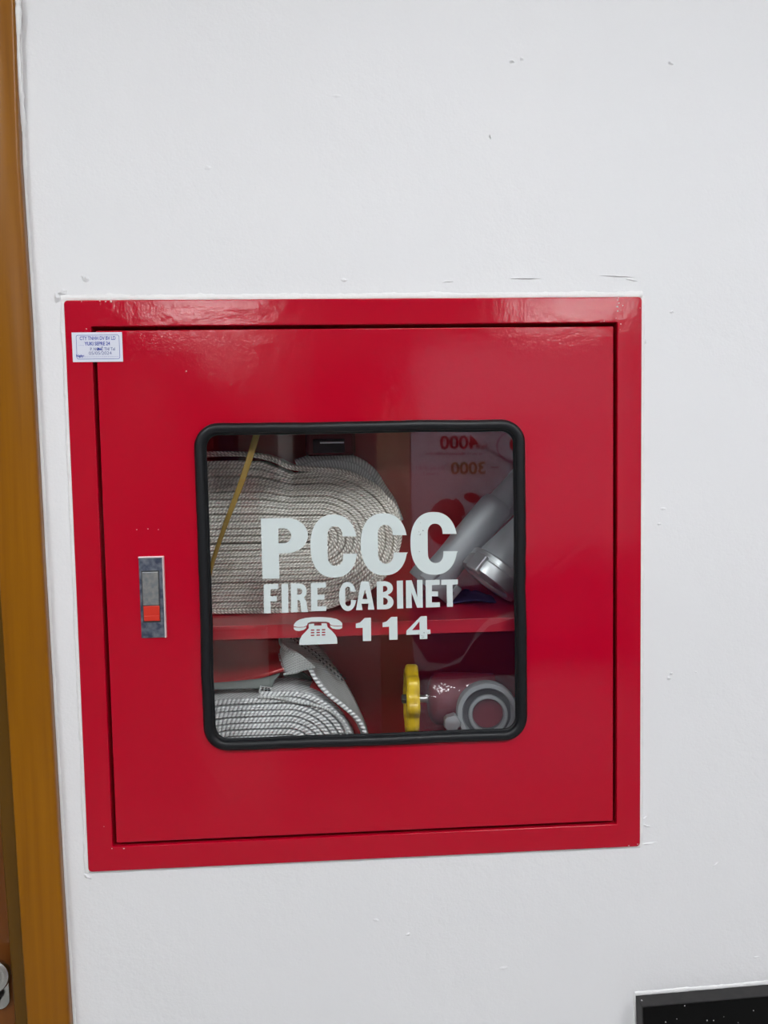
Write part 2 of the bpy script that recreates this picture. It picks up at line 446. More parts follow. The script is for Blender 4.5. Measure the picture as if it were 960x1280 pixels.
# door stop strip and leaf, set back behind the casing
st = [un(5, 1120, .02), un(17, 1280, .02)]
tilt = lambda z: ext(st[0], st[1], z) + .002
rows = []
for z in (z_hi, z_lo):
    xr = ext(lf[1], lf[2], z) + .03; xl = tilt(z)
    rows.append([Vector((xr, .018, z)), Vector((xl + .002, .018, z)), Vector((xl, .020, z)), Vector((xl, .045, z)), Vector((xr, .045, z)), Vector((xr, .018, z))])
grid_mesh('door_stop', rows, M['wood_d'], d1, smooth=False)
rows = []
for z in (z_hi, z_lo):
    xl = tilt(z) + .03
    rows.append([Vector((xl, .040, z)), Vector((-1.25, .040, z)), Vector((-1.25, .080, z)), Vector((xl, .080, z)), Vector((xl, .040, z))])
leaf = grid_mesh('door_leaf', rows, M['wood_r'], d1, smooth=False)
# lockset: rounded plate and knob
c = un(-6, 1238, .036)
curve_mesh('lock_plate', [rrect(.0155, .0215, .012, 8, c.x, c.z - .001)], .004, M['chrome'], d1, .0355, .0012)
k = un(-8, 1222, .02)
lathe('door_knob', [(.006, 0), (.008, .006), (.011, .010), (.0165, .014), (.0175, .018), (.0165, .0215), (.012, .023), (.003, .0225), (.0005, .022)], Vector((k.x, .036, k.z)), (0.05, -1, .15), M['chrome'], d1)
k2 = un(0, 1248, .03)
lathe('key_cylinder', [(.005, 0), (.005, .006), (.003, .0065), (.0001, .0065)], Vector((k2.x - .004, .036, k2.z)), (0, -1, 0), M['black'], d1, 24)

# ---- black box mounted low on the wall
bb = empty('wall_box', (.45, 0, -.60), label='glossy black box fixed low on the white wall, below and right of the red cabinet', cat='box')
a_ = un(794.5, 1244, WALL_Y); b_ = un(960, 1230, WALL_Y)
ang = math.atan2(b_.z - a_.z, b_.x - a_.x)
T = Matrix.Translation((a_.x, 0, a_.z)) @ Matrix.Rotation(-ang, 4, 'Y')
bw, bh, bp_ = .32, .24, .0185
bm = bmesh.new(); abox(bm, 0, bw, WALL_Y - bp_, WALL_Y, -bh, 0, T, .0008)
bmobj('housing', bm, M['black'], bb)
bm = bmesh.new(); abox(bm, .0012, bw - .0012, WALL_Y - bp_ - .0008, WALL_Y - bp_ + .0004, -bh + .0012, -.0012, T, .0002)
bmobj('front_panel', bm, M['blackglass'], bb)
random.seed(3); bm = bmesh.new()
for i in range(11):
    x = random.uniform(.004, .15); z = -random.uniform(.002, .03)
    s = random.uniform(.0002, .0006)
    abox(bm, x - s, x + s, WALL_Y - bp_ - .0011, WALL_Y - bp_ - .0007, z - s, z + s, T)
for x, z, s in ((.0035, -.0005, .0008), (.0015, -.003, .0006)):
    abox(bm, x - s, x + s, WALL_Y - bp_ * .55, WALL_Y - bp_ * .45, z, z + .0008, T)
o = bmobj('dust_specks', bm, M['dust'], bb); o['kind'] = 'stuff'
tp = [T @ Vector((-.001, WALL_Y, .0016)), T @ Vector((bw, WALL_Y, .0016))]
bead('caulk_bead', [tuple(p) for p in tp], .0026, M['caulk'], wall, 21)
tp = [T @ Vector((-.0015, WALL_Y, .002)), T @ Vector((-.0015, WALL_Y, -bh))]
bead('caulk_bead', [tuple(p) for p in tp], .002, M['caulk'], wall, 22)

# ================================================================= FIRE CABINET
cab = empty('fire_cabinet', (0, 0, -.3), label='red enamelled fire hose cabinet recessed in the white wall, glazed door lettered PCCC', cat='cabinet')
OP = .2735; DR = .2693; GH = .1665
# flange ring plus its folded inner lip
o = curve_mesh('frame', [rrect(.30, .30, .004, 5), rrect(OP, OP, .0008, 2)], .0042, M['red'], cab, 0, .0010)
curve_mesh('frame_lip', [rrect(OP + .0016, OP + .0016, .001, 2), rrect(OP, OP, .0008, 2)], .022, M['red_in'], cab, .0035)
# back box
BX = .284; BD = .186
bm = bmesh.new(); t_ = .0015
abox(bm, -BX - t_, BX + t_, BD, BD + t_, -BX - t_, BX + t_)
abox(bm, -BX - t_, -BX, .0045, BD, -BX, BX); abox(bm, BX, BX + t_, .0045, BD, -BX, BX)
abox(bm, -BX - t_, BX + t_, .0045, BD, BX, BX + t_); abox(bm, -BX - t_, BX + t_, .0045, BD, -BX - t_, -BX)
bmobj('back_box', bm, M['red_in'], cab)
# door skin with the window cut out, and its folded edge
o = curve_mesh('door_panel', [rrect(DR, DR, .0015, 3), rrect(GH, GH, .017, 8)], .0022, M['red'], cab, 0.0002, .0007)
curve_mesh('door_edge', [rrect(DR - .0003, DR - .0003, .001, 2), rrect(DR - .0016, DR - .0016, .001, 2)], .016, M['red_in'], cab, .0022)
# shelf with a folded front edge
SF, ST = .030, -.0455
bm = bmesh.new()
abox(bm, -BX + .001, BX - .001, SF, BD - .001, ST - .0015, ST, None, 0)
abox(bm, -BX + .001, BX - .001, SF - .0006, SF + .0012, ST - .0152, ST + .0001, None, .0005)
bmobj('shelf', bm, M['red_in'], cab)
# window gasket: fat rubber profile, hand-fitted so its line wanders a little
path = rrect(.1672, .1672, .0195, 9); P = []
for i, (x, z) in enumerate(path):
    x2, z2 = path[(i + 1) % len(path)]; d = math.hypot(x2 - x, z2 - z); n = max(1, int(d / .006))
    for j in range(n): P.append((x + (x2 - x) * j / n, z + (z2 - z) * j / n))
rows = []; uv = []
for i, (x, z) in enumerate(P):
    x0, z0 = P[i - 1]; x1, z1 = P[(i + 1) % len(P)]; d = Vector((x1 - x0, 0, z1 - z0)).normalized(); nrm = Vector((d.z, 0, -d.x))
    wv = .0011 * noise.noise(Vector((x * 16, z * 16, 1.7))) + .0004 * noise.noise(Vector((x * 60, z * 60, 4)))
    c = Vector((x, 0, z)) + nrm * wv
    ring = []
    for jn, jy in ((.0056, .0030), (.0058, -.0005), (.0056, -.0022), (.0046, -.0042), (.0028, -.0054), (.0005, -.0058), (-.0018, -.0052), (-.0034, -.0038), (-.0040, -.0018), (-.0042, -.0008), (-.0054, -.0004), (-.0058, .0006), (-.0058, .0014)):
        ring.append(c + nrm * jn + Vector((0, jy, 0)))
    rows.append(ring)
gk = grid_mesh('window_gasket', rows, M['rubber'], cab, close_u=True)
gk.modifiers.new('s', 'SOLIDIFY').thickness = .0005
GY = .0015
pane = curve_mesh('window_pane', [rrect(GH - .0003, GH - .0003, .0165, 8)], .003, M['glass'], cab, GY)

# ---- vinyl lettering on the pane; outlines measured on the photograph, put on the glass plane
LY = GY - .00035
def V2(px, py):
    p = un(px, py, LY); return (p.x, p.z)
def decal(name, polys):
    return curve_mesh(name, [[V2(*p) for p in q] for q in polys], .0003, M['vinyl'], pane, LY)
def arc(cx, cy, rx, ry, a0, a1, n=14):
    return [(cx + rx * cos(math.radians(a0 + (a1 - a0) * i / n)), cy - ry * sin(math.radians(a0 + (a1 - a0) * i / n))) for i in range(n + 1)]
def sq(cx, cy, rx, ry, a0, a1, n=18, e=2.5):
    R_ = []
    for i in range(n + 1):
        a = math.radians(a0 + (a1 - a0) * i / n); c_, s_ = cos(a), sin(a)
        R_.append((cx + rx * math.copysign(abs(c_) ** (2 / e), c_), cy - ry * math.copysign(abs(s_) ** (2 / e), s_)))
    return R_
def shear(q, x0, x1, dy):   # baseline rise from left to right inside a glyph
    return [(x, y_ + dy * (x - x0) / (x1 - x0)) for x, y_ in q]
# P
def glyph_P(x0, x1, yt, yb, st_, bowl_b, ct, cb, cxr, lean):
    w_ = x1 - x0
    outer = [(x0, yt)] + [(x0 + w_ * .55, yt)] + arc(x0 + w_ * .55, (yt + bowl_b) / 2, w_ * .45, (bowl_b - yt) / 2, 90, -90, 16)[1:] + [(x0 + st_ + lean * .7, bowl_b), (x0 + st_ + lean, yb), (x0 + lean, yb)]
    xi = x0 + st_ + lean * .3; r_ = (cb - ct) / 2
    inner = [(xi, ct)] + arc(cxr - r_ * .95, (ct + cb) / 2, r_ * .95, r_, 90, -90, 12) + [(xi, cb)]
    return [outer, inner]
decal('letter', [shear(q, 326, 385, -.8) for q in glyph_P(326, 385, 648, 723.5, 21.3, 692, 661, 679.3, 364, 2)])
def glyph_C(x0, x1, yt, yb, st_, ut, lt, ctop, cbot, thk=None, cw=.5, e=2.3, lean=1.0):
    """heavy C: outer superellipse, slot counter, flat-cut terminals at ut (lower edge of the upper) and lt"""
    cx_, cy_ = (x0 + x1) / 2, (yt + yb) / 2; rx, ry = (x1 - x0) / 2, (yb - yt) / 2
    a_u = math.degrees(math.asin(max(-1, min(1, ((cy_ - ut) / ry))) ** 1)); a_l = math.degrees(math.asin((cy_ - lt) / ry))
    full = sq(cx_, cy_, rx, ry, 0, 360, 72, e)[:-1]
    out = []
    for p in full:
        if p[0] > cx_ and ut <= p[1] <= lt: continue
        out.append(p)
    up = [p for p in out if p[0] > cx_ and p[1] < ut]; lo = [p for p in out if p[0] > cx_ and p[1] > lt]
    # order: start at the upper terminal going counter-clockwise (up, left, down) to the lower terminal
    up.sort(key=lambda p: (-p[1])); lo.sort(key=lambda p: (-p[1]))
    left = [p for p in full if p[0] <= cx_]
    xr_u, xr_l = x1 + .0, x1 + .6
    outer = [(xr_u, ut)] + up + left + [p for p in lo] + [(xr_l, lt)]
    xi0 = x0 + st_; xi1 = xi0 + (x1 - x0) * cw * .64; cm = (xi0 + xi1) / 2; rr = (xi1 - xi0) / 2; ry2 = rr * 1.25
    inner = [(xi1 + .6, lt)] + [(xi1 + .6, cbot - ry2)] + sq(cm + .3, cbot - ry2, rr + .3, ry2, 0, -180, 12, 2.2)[1:] + sq(cm, ctop + ry2, rr, ry2, 180, 0, 12, 2.2) + [(xi1, ut)]
    return [[(x + lean * (y_ - yt) / (yb - yt), y_) for x, y_ in outer + inner]]
for x0, x1, yt, yb in ((387.4, 446, 643.2, 722), (450.4, 508.6, 641.6, 719.2), (512.6, 571.2, 640, 718.4)):
    decal('letter', glyph_C(x0, x1, yt, yb, 21.6, yt + 27.4, yt + 49, yt + 14.5, yb - 14.6))
# FIRE CABINET
def bar(x0, x1, y0, y1): return (x0, x1, y0, y1)
def gE(x0, x1, yt, yb, s, mid=True, bottom=True):
    m_ = (yt + yb) / 2; t_ = 6.2
    q = [(x0, yt), (x1, yt - .6), (x1, yt + t_ - .6), (x0 + s, yt + t_), (x0 + s, m_ - t_ / 2), (x1 - 2, m_ - t_ / 2), (x1 - 2, m_ + t_ / 2), (x0 + s, m_ + t_ / 2)]
    q += [(x0 + s, yb - t_), (x1 + .4, yb - t_ - .4), (x1 + .4, yb - .6), (x0 + .4, yb)] if bottom else [(x0 + s + .4, yb), (x0 + .4, yb)]
    return [q]
def gI(x0, x1, yt, yb): return [[(x0, yt), (x1, yt - .3), (x1 + .5, yb - .3), (x0 + .5, yb)]]
def gR(x0, x1, yt, yb, s):
    w_ = x1 - x0; bb_ = yt + (yb - yt) * .55
    out = [(x0, yt), (x0 + w_ * .5, yt)] + arc(x0 + w_ * .5, (yt + bb_) / 2, w_ * .48, (bb_ - yt) / 2, 90, -50, 12)[1:] + [(x1 - 1, bb_ + 3), (x1 + 1, yb), (x1 - s + 1, yb), (x1 - s - .6, bb_ + 2.5), (x0 + s, bb_ + .5), (x0 + s + .4, yb), (x0 + .4, yb)]
    inn = [(x0 + s, yt + 6)] + arc(x0 + w_ * .52, (yt + bb_) / 2, 3.6, (bb_ - yt) / 2 - 6, 90, -90, 8) + [(x0 + s, bb_ - 6)]
    return [out, inn]
def gA(x0, x1, yt, yb, s):
    c_ = (x0 + x1) / 2 - .5
    out = [(c_ - 4.8, yt), (c_ + 5.2, yt - .3), (x1, yb - .4), (x1 - s, yb - .3), (c_ + 4.6, yb - 8), (c_ - 4.2, yb - 7.8), (x0 + s + .2, yb), (x0, yb + .2)]
    inn = [(c_ + .2, yt + 9.5), (c_ + 3.2, yb - 13.6), (c_ - 2.8, yb - 13.6)]
    return [out, inn]
def gB(x0, x1, yt, yb, s):
    w_ = x1 - x0; m_ = yt + (yb - yt) * .49
    out = [(x0, yt), (x0 + w_ * .5, yt - .3)] + arc(x0 + w_ * .5, (yt + m_) / 2, w_ * .46, (m_ - yt) / 2, 90, -70, 10)[1:] + arc(x0 + w_ * .52, (m_ + yb) / 2, w_ * .48, (yb - m_) / 2, 70, -90, 10) + [(x0 + .4, yb + .2)]
    i1 = [(x0 + s, yt + 5.8)] + arc(x0 + w_ * .5, (yt + m_) / 2 + .6, 3, (m_ - yt) / 2 - 5, 90, -90, 6) + [(x0 + s, m_ - 3.6)]
    i2 = [(x0 + s + .2, m_ + 3)] + arc(x0 + w_ * .5, (m_ + yb) / 2 - 1, 3.4, (yb - m_) / 2 - 4.6, 90, -90, 6) + [(x0 + s + .2, yb - 5.8)]
    return [out, i1, i2]
def gN(x0, x1, yt, yb, s):
    return [[(x0, yt), (x0 + s, yt - .2), (x1 - s + .6, yb - 14), (x1 - s + .2, yt - .6), (x1, yt - .7), (x1 + .3, yb - .7), (x1 - s + .3, yb - .5), (x0 + s - .2, yt + 15), (x0 + s + .3, yb - .2), (x0 + .3, yb)]]
def gT(x0, x1, yt, yb, s):
    c_ = (x0 + x1) / 2
    return [[(x0, yt), (x1, yt - .6), (x1, yt + 5.6), (c_ + s / 2, yt + 6), (c_ + s / 2 + .4, yb - .2), (c_ - s / 2 + .4, yb), (c_ - s / 2, yt + 6.2), (x0, yt + 6.4)]]
decal('letter', gE(329.5, 348, 730.5, 766.5, 8.6, bottom=False))
decal('letter', gI(351.8, 360, 730, 766))
decal('letter', gR(363.5, 384, 729.4, 765.2, 8.2))
decal('letter', gE(388.5, 407.5, 728.8, 764.2, 8.4))
decal('letter', glyph_C(423.6, 445.2, 727.4, 763.8, 7.8, 739.5, 750, 733.4, 757.6, cw=.46, e=2.1, lean=.4))
decal('letter', gA(445, 468, 727, 762.4, 8))
decal('letter', gB(470.8, 492, 726.8, 761.6, 8))
decal('letter', gI(496, 503.6, 726, 760.8))
decal('letter', gN(507.4, 528.2, 725.6, 760.2, 7.2))
decal('letter', gE(532, 549.6, 725.2, 759.4, 7.8))
decal('letter', gT(551.6, 572.4, 724.8, 758.6, 7.4))
# digits 114
def one(x0, x1, yt, yb):
    s = 10.2
    return [[(x1 - s + 2.5, yt + .3), (x1, yt), (x1 + .4, yb - .3), (x1 - s + .2, yb), (x1 - s, yt + 12.4), (x0, yt + 12.8), (x0, yt + 7.4), (x1 - s - 3.4, yt + 6)]]
decal('digit', one(444.8, 463.6, 772.2, 801.4))
decal('digit', one(478.2, 496.6, 771, 799.8))
decal('digit', [[(526, 770.4), (533.6, 770), (533.9, 787), (538, 786.8), (538.2, 792.4), (534.1, 792.6), (534.2, 798.6), (524.8, 799), (524.6, 793), (508, 793.6), (508, 788.6)],
                [(524.3, 776.6), (524.6, 787.4), (515, 787.8)]])
# telephone emblem: handset, cradle and body with nine keys
def z3(*pts): return [(320 + x / 6.857, 720 + y_ / 6.857) for x, y_ in pts]
decal('telephone_emblem', [z3((322, 430), (328, 410), (345, 390), (375, 372), (420, 360), (480, 354), (560, 352), (640, 357), (690, 368), (720, 385), (738, 405), (740, 424), (700, 426), (660, 424), (636, 415), (628, 400), (600, 392), (470, 392), (444, 404), (436, 424), (410, 436), (360, 438))])
decal('telephone_emblem', [z3((322, 440), (370, 443), (415, 440), (432, 432), (428, 448), (405, 464), (370, 472), (340, 468), (325, 456))])
decal('telephone_emblem', [z3((634, 422), (665, 430), (700, 433), (740, 430), (737, 446), (718, 455), (690, 456), (656, 450), (640, 438))])
keys = [z3((x, y_), (x + 30, y_ - 1), (x + 30, y_ + 10), (x, y_ + 11)) for x, y_ in ((470, 459), (518, 458), (564, 456), (470, 481), (518, 480), (564, 478), (470, 504), (518, 502), (564, 500))]
decal('telephone_emblem', [z3((452, 412), (498, 408), (498, 426), (562, 424), (562, 405), (606, 406), (614, 440), (650, 470), (680, 505), (694, 535), (698, 580), (370, 592), (374, 548), (392, 512), (425, 478), (452, 448))] + keys)

# worn pinholes in the vinyl of the last C and of the 4
random.seed(21); bm = bmesh.new()
pin = [(450 + x / 6.857, 630 + y_ / 6.857) for x, y_ in ((518, 163), (498, 262), (515, 264), (505, 240), (540, 228), (508, 408), (520, 256))]
pin += [(440 + x / 6.857, 720 + y_ / 6.857) for x, y_ in ((598, 512), (606, 520), (615, 526), (603, 530), (645, 490), (655, 484), (572, 490), (618, 486), (612, 512))]
for px, py in pin:
    c = un(px, py, LY - .0001); q = random.uniform(.0003, .0007)
    vs_ = [bm.verts.new((c.x + q * cos(2 * pi * i / 6) * random.uniform(.5, 1.2), c.y, c.z + q * sin(2 * pi * i / 6) * random.uniform(.5, 1.2))) for i in range(6)]
    bm.faces.new(vs_)
M['wear'] = mat('worn_vinyl', (.14, .15, .16), .6)
o = bmobj('worn_specks', bm, M['wear'], pane); o['kind'] = 'stuff'

# ---- latch on the left of the door
la = box('latch', -.2346, -.2098, -.0016, .002, -.0492, .0354, M['steel'], cab, .0005)
box('latch_rim', -.2101, -.2084, -.0036, .001, -.0492, .0362, M['bezel'], la, .0004)
box('latch_rim', -.2346, -.2084, -.0032, .001, .0350, .0366, M['bezel'], la, .0004)
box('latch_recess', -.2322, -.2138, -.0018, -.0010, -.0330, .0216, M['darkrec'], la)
bm = bmesh.new(); abox(bm, -.2313, -.2148, -.0034, -.0012, -.0146, .0204, None, .0006); bmobj('latch_lever', bm, M['lever'], la)
bm = bmesh.new(); abox(bm, -.2311, -.2146, -.0030, -.0012, -.0312, -.0152, None, .0005); abox(bm, -.2306, -.2151, -.0040, -.0028, -.0310, -.0255, None, .0004)
bmobj('release_button', bm, M['button'], la)

# paint flecks and chips on the flange
random.seed(11); bm = bmesh.new()
def fleck(px, py, s, sx=1, sz=1):
    c = un(px, py, 0); n = 7
    vs_ = [bm.verts.new((c.x + s * sx * cos(2 * pi * i / n) * random.uniform(.5, 1.2), -.0003, c.z + s * sz * sin(2 * pi * i / n) * random.uniform(.5, 1.2))) for i in range(n)]
    vc = bm.verts.new((c.x, -.0006, c.z))
    for i in range(n): bm.faces.new((vs_[i], vs_[(i + 1) % n], vc))
for px, py, s in ((773.5, 371, .0012), (772, 375, .0007), (773.5, 379, .0009), (771.5, 383.5, .0011), (778.5, 382, .0011), (772, 389, .0010), (776, 388, .0005), (773, 372.5, .0006),
                  (125, 376.5, .0011), (132, 377, .0009), (139, 376.8, .0012), (102, 377, .0006), (776, 405, .0008), (775, 412, .0005), (755, 401.5, .0009), (751, 402.5, .0006),
                  (770, 398, .0006), (171, 662, .0006), (185, 661, .0006), (198, 662, .0006), (233, 464, .0007), (800, 385, .0005), (797, 1055, .0009), (786, 1057, .0012), (140, 1060.5, .0009), (155, 1060.5, .0009), (130, 1033, .0006), (108, 411, .0008)):
    fleck(px, py, s, random.uniform(.6, 1.4), random.uniform(.5, 1))
fl = bmobj('paint_flecks', bm, M['chip'], cab); fl['kind'] = 'stuff'

# ---- inspection sticker across frame and door
st_ = empty('inspection_sticker', tuple(un(121, 452, -.0012)), label='small white paper inspection sticker with blue print on top left corner of red frame', cat='sticker')
SY = -.0006
c4 = [un(89.4, 415.6, SY), un(152.4, 415, SY), un(153.8, 452, SY), un(91.2, 452.6, SY)]
curve_mesh('paper', [[(p.x, p.z) for p in c4]], .0003, M['paper'], st_, SY)
ex = (c4[1] - c4[0]); sw = ex.length; ex.normalize(); ez = Vector((-ex.z, 0, ex.x)); sh_ = (c4[0] - c4[3]).length; o0 = c4[3] + Vector((0, -.0002, 0))
def sp_(u, v): return o0 + ex * u * sw + ez * v * sh_
rr_ = rrect(.425, .41, .05, 5); 
def sloc(u, v): p = sp_(.5 + u, .5 + v); return (p.x, p.z)
ra = rrect(sw * .43, sh_ * .41, .002, 5); rb = rrect(sw * .43 - .0004, sh_ * .41 - .0004, .0017, 5); cc_ = sp_(.51, .5)
rot2 = lambda P_: [(cc_.x + ex.x * a + ez.x * b, cc_.z + ex.z * a + ez.z * b) for a, b in P_]
curve_mesh('printed_border', [rot2(ra), rot2(rb)], .0001, M['ink'], st_, SY - .0001)
def stext(s, u, v, size, m='ink', bold=.00008, al='CENTER', xs=1): return text_mesh('printed_text', s, size, M[m], st_, sp_(u, v), ex, ez, .0001, bold, al, xs)
stext('CTY TNHH DV BV LD', .51, .74, .0052, xs=.72)
stext('YUKI SEPRE 24', .50, .56, .0050, bold=.00012, xs=.80)
stext('P. NGH\u1ec6 TH/ Tel', .60, .38, .0044, 'pen', .00006, xs=.78)
stext('05/05/2024', .55, .24, .0046, 'pen', 0, xs=1.1)
stext('Ng\u00e0y:', .15, .17, .0036, 'ink', .0001)
bm = bmesh.new()
def dash(u0, u1, v, t):
    a, b = sp_(u0, v), sp_(u1, v)
    abox(bm, a.x, b.x, SY - .0004, SY - .0002, min(a.z, b.z) - t, max(a.z, b.z) + t)
for i in range(18): dash(.24 + i * .038, .24 + i * .038 + .024, .17, .0001)
for i in range(4): dash(.13 + i * .028, .13 + i * .028 + .016, .56, .0001)
dash(.5, .54, .45, .0006); dash(.49, .58, .42, .0007)
bmobj('printed_lines', bm, M['ink'], st_)

# ================================================================= HOSES
ROWC = 10.5
def coil(name, cR, cL, aR, aL, b, n_turn, r0, width, m, front, warp, pitch_jit=.12, gap_at=None, parent=None, seed=0, row=.0036, thick_f=.93, nrows=2):
    """flat hose wound into a flattened spiral, its edge towards the viewer.  b: outer half height; aR/aL horizontal reach of the end caps"""
    seg = 132; tot = int(n_turn * seg); rows = []; uvs = []; s_acc = 0; prev = None
    pitch = (b - r0) / n_turn
    prof = [(-.5, 1.0), (-.5, .05), (-.44, .012), (-.30, -.001), (0, -.0055), (.30, -.001), (.44, .012), (.5, .05), (.5, 1.0)]
    # y in units: first value across (x thickness), second depth
    prof = [(-.5, width), (-.5, .0035), (-.46, .0012), (-.36, .0), (-.20, -.0008), (-.07, -.0005), (0, .0003), (.07, -.0005), (.20, -.0008), (.36, .0), (.46, .0012), (.5, .0035), (.5, width)]
    vlen = [0]
    for (a, c), (a2, c2) in zip(prof, prof[1:]): vlen.append(vlen[-1] + math.hypot((a2 - a) * pitch, c2 - c))
    VV = [(10 + (a + .5) * nrows + (0 if dd < .004 else (.5 if a > 0 else -.5) * 0 + dd / .004 * (1 if a > 0 else -1))) * row for a, dd in prof]
    for i in range(tot + 1):
        th = 2 * pi * i / seg; r = r0 + pitch * i / seg
        jit = pitch * pitch_jit * noise.noise(Vector((i / seg * 6.0, seed, 0)))
        k = r / b
        def pt(rad):
            kk = rad / b
            c_, s_ = cos(th), sin(th)
            if c_ >= 0: x = cR[0] + (aR * kk) * c_
            else: x = cL[0] + (aL * kk) * c_
            # straight runs are filled by sliding between the centres over a short span of angle
            f = max(-1, min(1, c_ / .10)); x = (cR[0] + cL[0]) / 2 + (cR[0] - cL[0]) / 2 * f + ((aR if c_ >= 0 else aL) * kk) * c_
            z = (cR[1] + cL[1]) / 2 + rad * s_
            return warp(Vector((x, 0, z)), kk)
        ctr = pt(r + jit)
        if prev is not None: s_acc += (ctr - prev).length
        prev = ctr
        t = pitch * thick_f
        row_ = []; uvr = []
        fj = front + .0016 * noise.noise(Vector((i / seg, seed + 3, 1))) + .0010 * noise.noise(Vector((floor(i / seg + .2) * 7.3, seed, 2)))
        for (a, dd), vl in zip(prof, VV):
            p = pt(r + jit + a * t); row_.append(Vector((p.x, fj + dd, p.z))); uvr.append((s_acc, vl))
        rows.append(row_); uvs.append(uvr)
    return grid_mesh(name, rows, m, parent, uvs)

HF = .093
def C2(px, py, Y=HF):
    p = un(px, py, Y); return (p.x, p.z)
S = (0.8426 + HF) / 1000
# upper hose: rests on the shelf
cR = C2(396, 670); cL = (cR[0] - .135, cR[1])
zc = ST + .0012 + 90.0 * S
cR = (cR[0], zc); cL = (-.268 + .092, zc)
def warp_u(p, k):
    # the outer upper left layers bulge upwards, with a dip where the bulge ends
    x = p.x; up = max(0, (p.z - zc) / .076)
    xb = un(338, 600, HF).x
    f = 1 / (1 + math.exp((x - xb) / .006))
    p = Vector(p); p.z += f * .0110 * up ** 1.5
    xd = un(372, 600, HF).x
    p.z -= .0035 * up ** 3 * math.exp(-((x - xd) / .02) ** 2)
    return p
h1 = empty('fire_hose', (-.08, .08, ST), label='cream woven flat fire hose coiled thick on the upper shelf of the red cabinet', cat='hose', group=None)
coil('hose_coil', cR, cL, 107 * S, 95 * S, 87.2 * S, 10.6, .0010, .078, M['weave_a'], HF, warp_u, seed=1, parent=h1, row=.0039, thick_f=.99, nrows=2)
# outermost wrap, standing a little off the rest
outer = [(160, 769), (230, 768.5), (300, 767.5), (345, 767), (385, 765), (408, 762), (425, 756), (450, 745), (469, 731), (484, 716), (497, 693), (502, 678), (503, 661), (500.5, 645), (495, 632), (486, 619.5), (474, 606), (460, 597), (446, 590.5), (428, 586), (408, 583.5), (388, 582.5), (370, 581.5), (357, 578), (345, 572), (333, 568), (320, 565.5), (298, 563.5), (258, 563.5), (215, 567)]
def strip(name, pts, t, width, m, parent, front, row=.0036, seed=0, sub=5, v0=0):
    P_ = []
    n = len(pts)
    for i in range(n - 1):
        p0, p1, p2, p3 = (Vector(pts[max(i - 1, 0)]), Vector(pts[i]), Vector(pts[i + 1]), Vector(pts[min(i + 2, n - 1)]))
        for j in range(sub):
            q = j / sub
            P_.append(.5 * ((2 * p1) + (-p0 + p2) * q + (2 * p0 - 5 * p1 + 4 * p2 - p3) * q * q + (-p0 + 3 * p1 - 3 * p2 + p3) * q ** 3))
    P_.append(Vector(pts[-1]))
    rows = []; uvs = []; s = 0
    prof = [(-.5, width), (-.5, .0035), (-.46, .0012), (-.36, .0), (-.20, -.0008), (-.07, -.0005), (0, .0003), (.07, -.0005), (.20, -.0008), (.36, .0), (.46, .0012), (.5, .0035), (.5, width), (-.5, width)]
    vl = [0]
    for (a, c), (a2, c2) in zip(prof, prof[1:]): vl.append(vl[-1] + math.hypot((a2 - a) * t, c2 - c))
    for i, p in enumerate(P_):
        d = (P_[min(i + 1, len(P_) - 1)] - P_[max(i - 1, 0)]).normalized(); nn = Vector((-d[1], d[0]))
        if i: s += (p - P_[i - 1]).length
        rows.append([Vector((p[0] + nn[0] * a * t, front + c, p[1] + nn[1] * a * t)) for a, c in prof])
        uvs.append([(s, (10 + (a + .5) * 1.6 + (0 if c < .004 else c / .004)) * row) for a, c in prof])
    return grid_mesh(name, rows, m, parent, uvs)
strip('outer_wrap', [C2(x - (3.2 if x > 440 else 0), y_ - (3.4 if y_ > 700 else -3.4 if y_ < 620 else 0) + .4) for x, y_ in outer], .0062, .082, M['weave_a'], h1, HF - .0005, seed=3, row=.0039)
# a second, deeper wrap showing above the coil at the back
back = [(372, 577), (392, 571), (412, 569), (432, 570.5), (448, 576), (462, 588), (478, 604), (490, 622), (499, 645)]
strip('inner_wrap', [C2(x - (6 if x > 470 else 0), y_ + 9, .125) for x, y_ in back], .024, .05, M['weave_c'], h1, .125, seed=5)

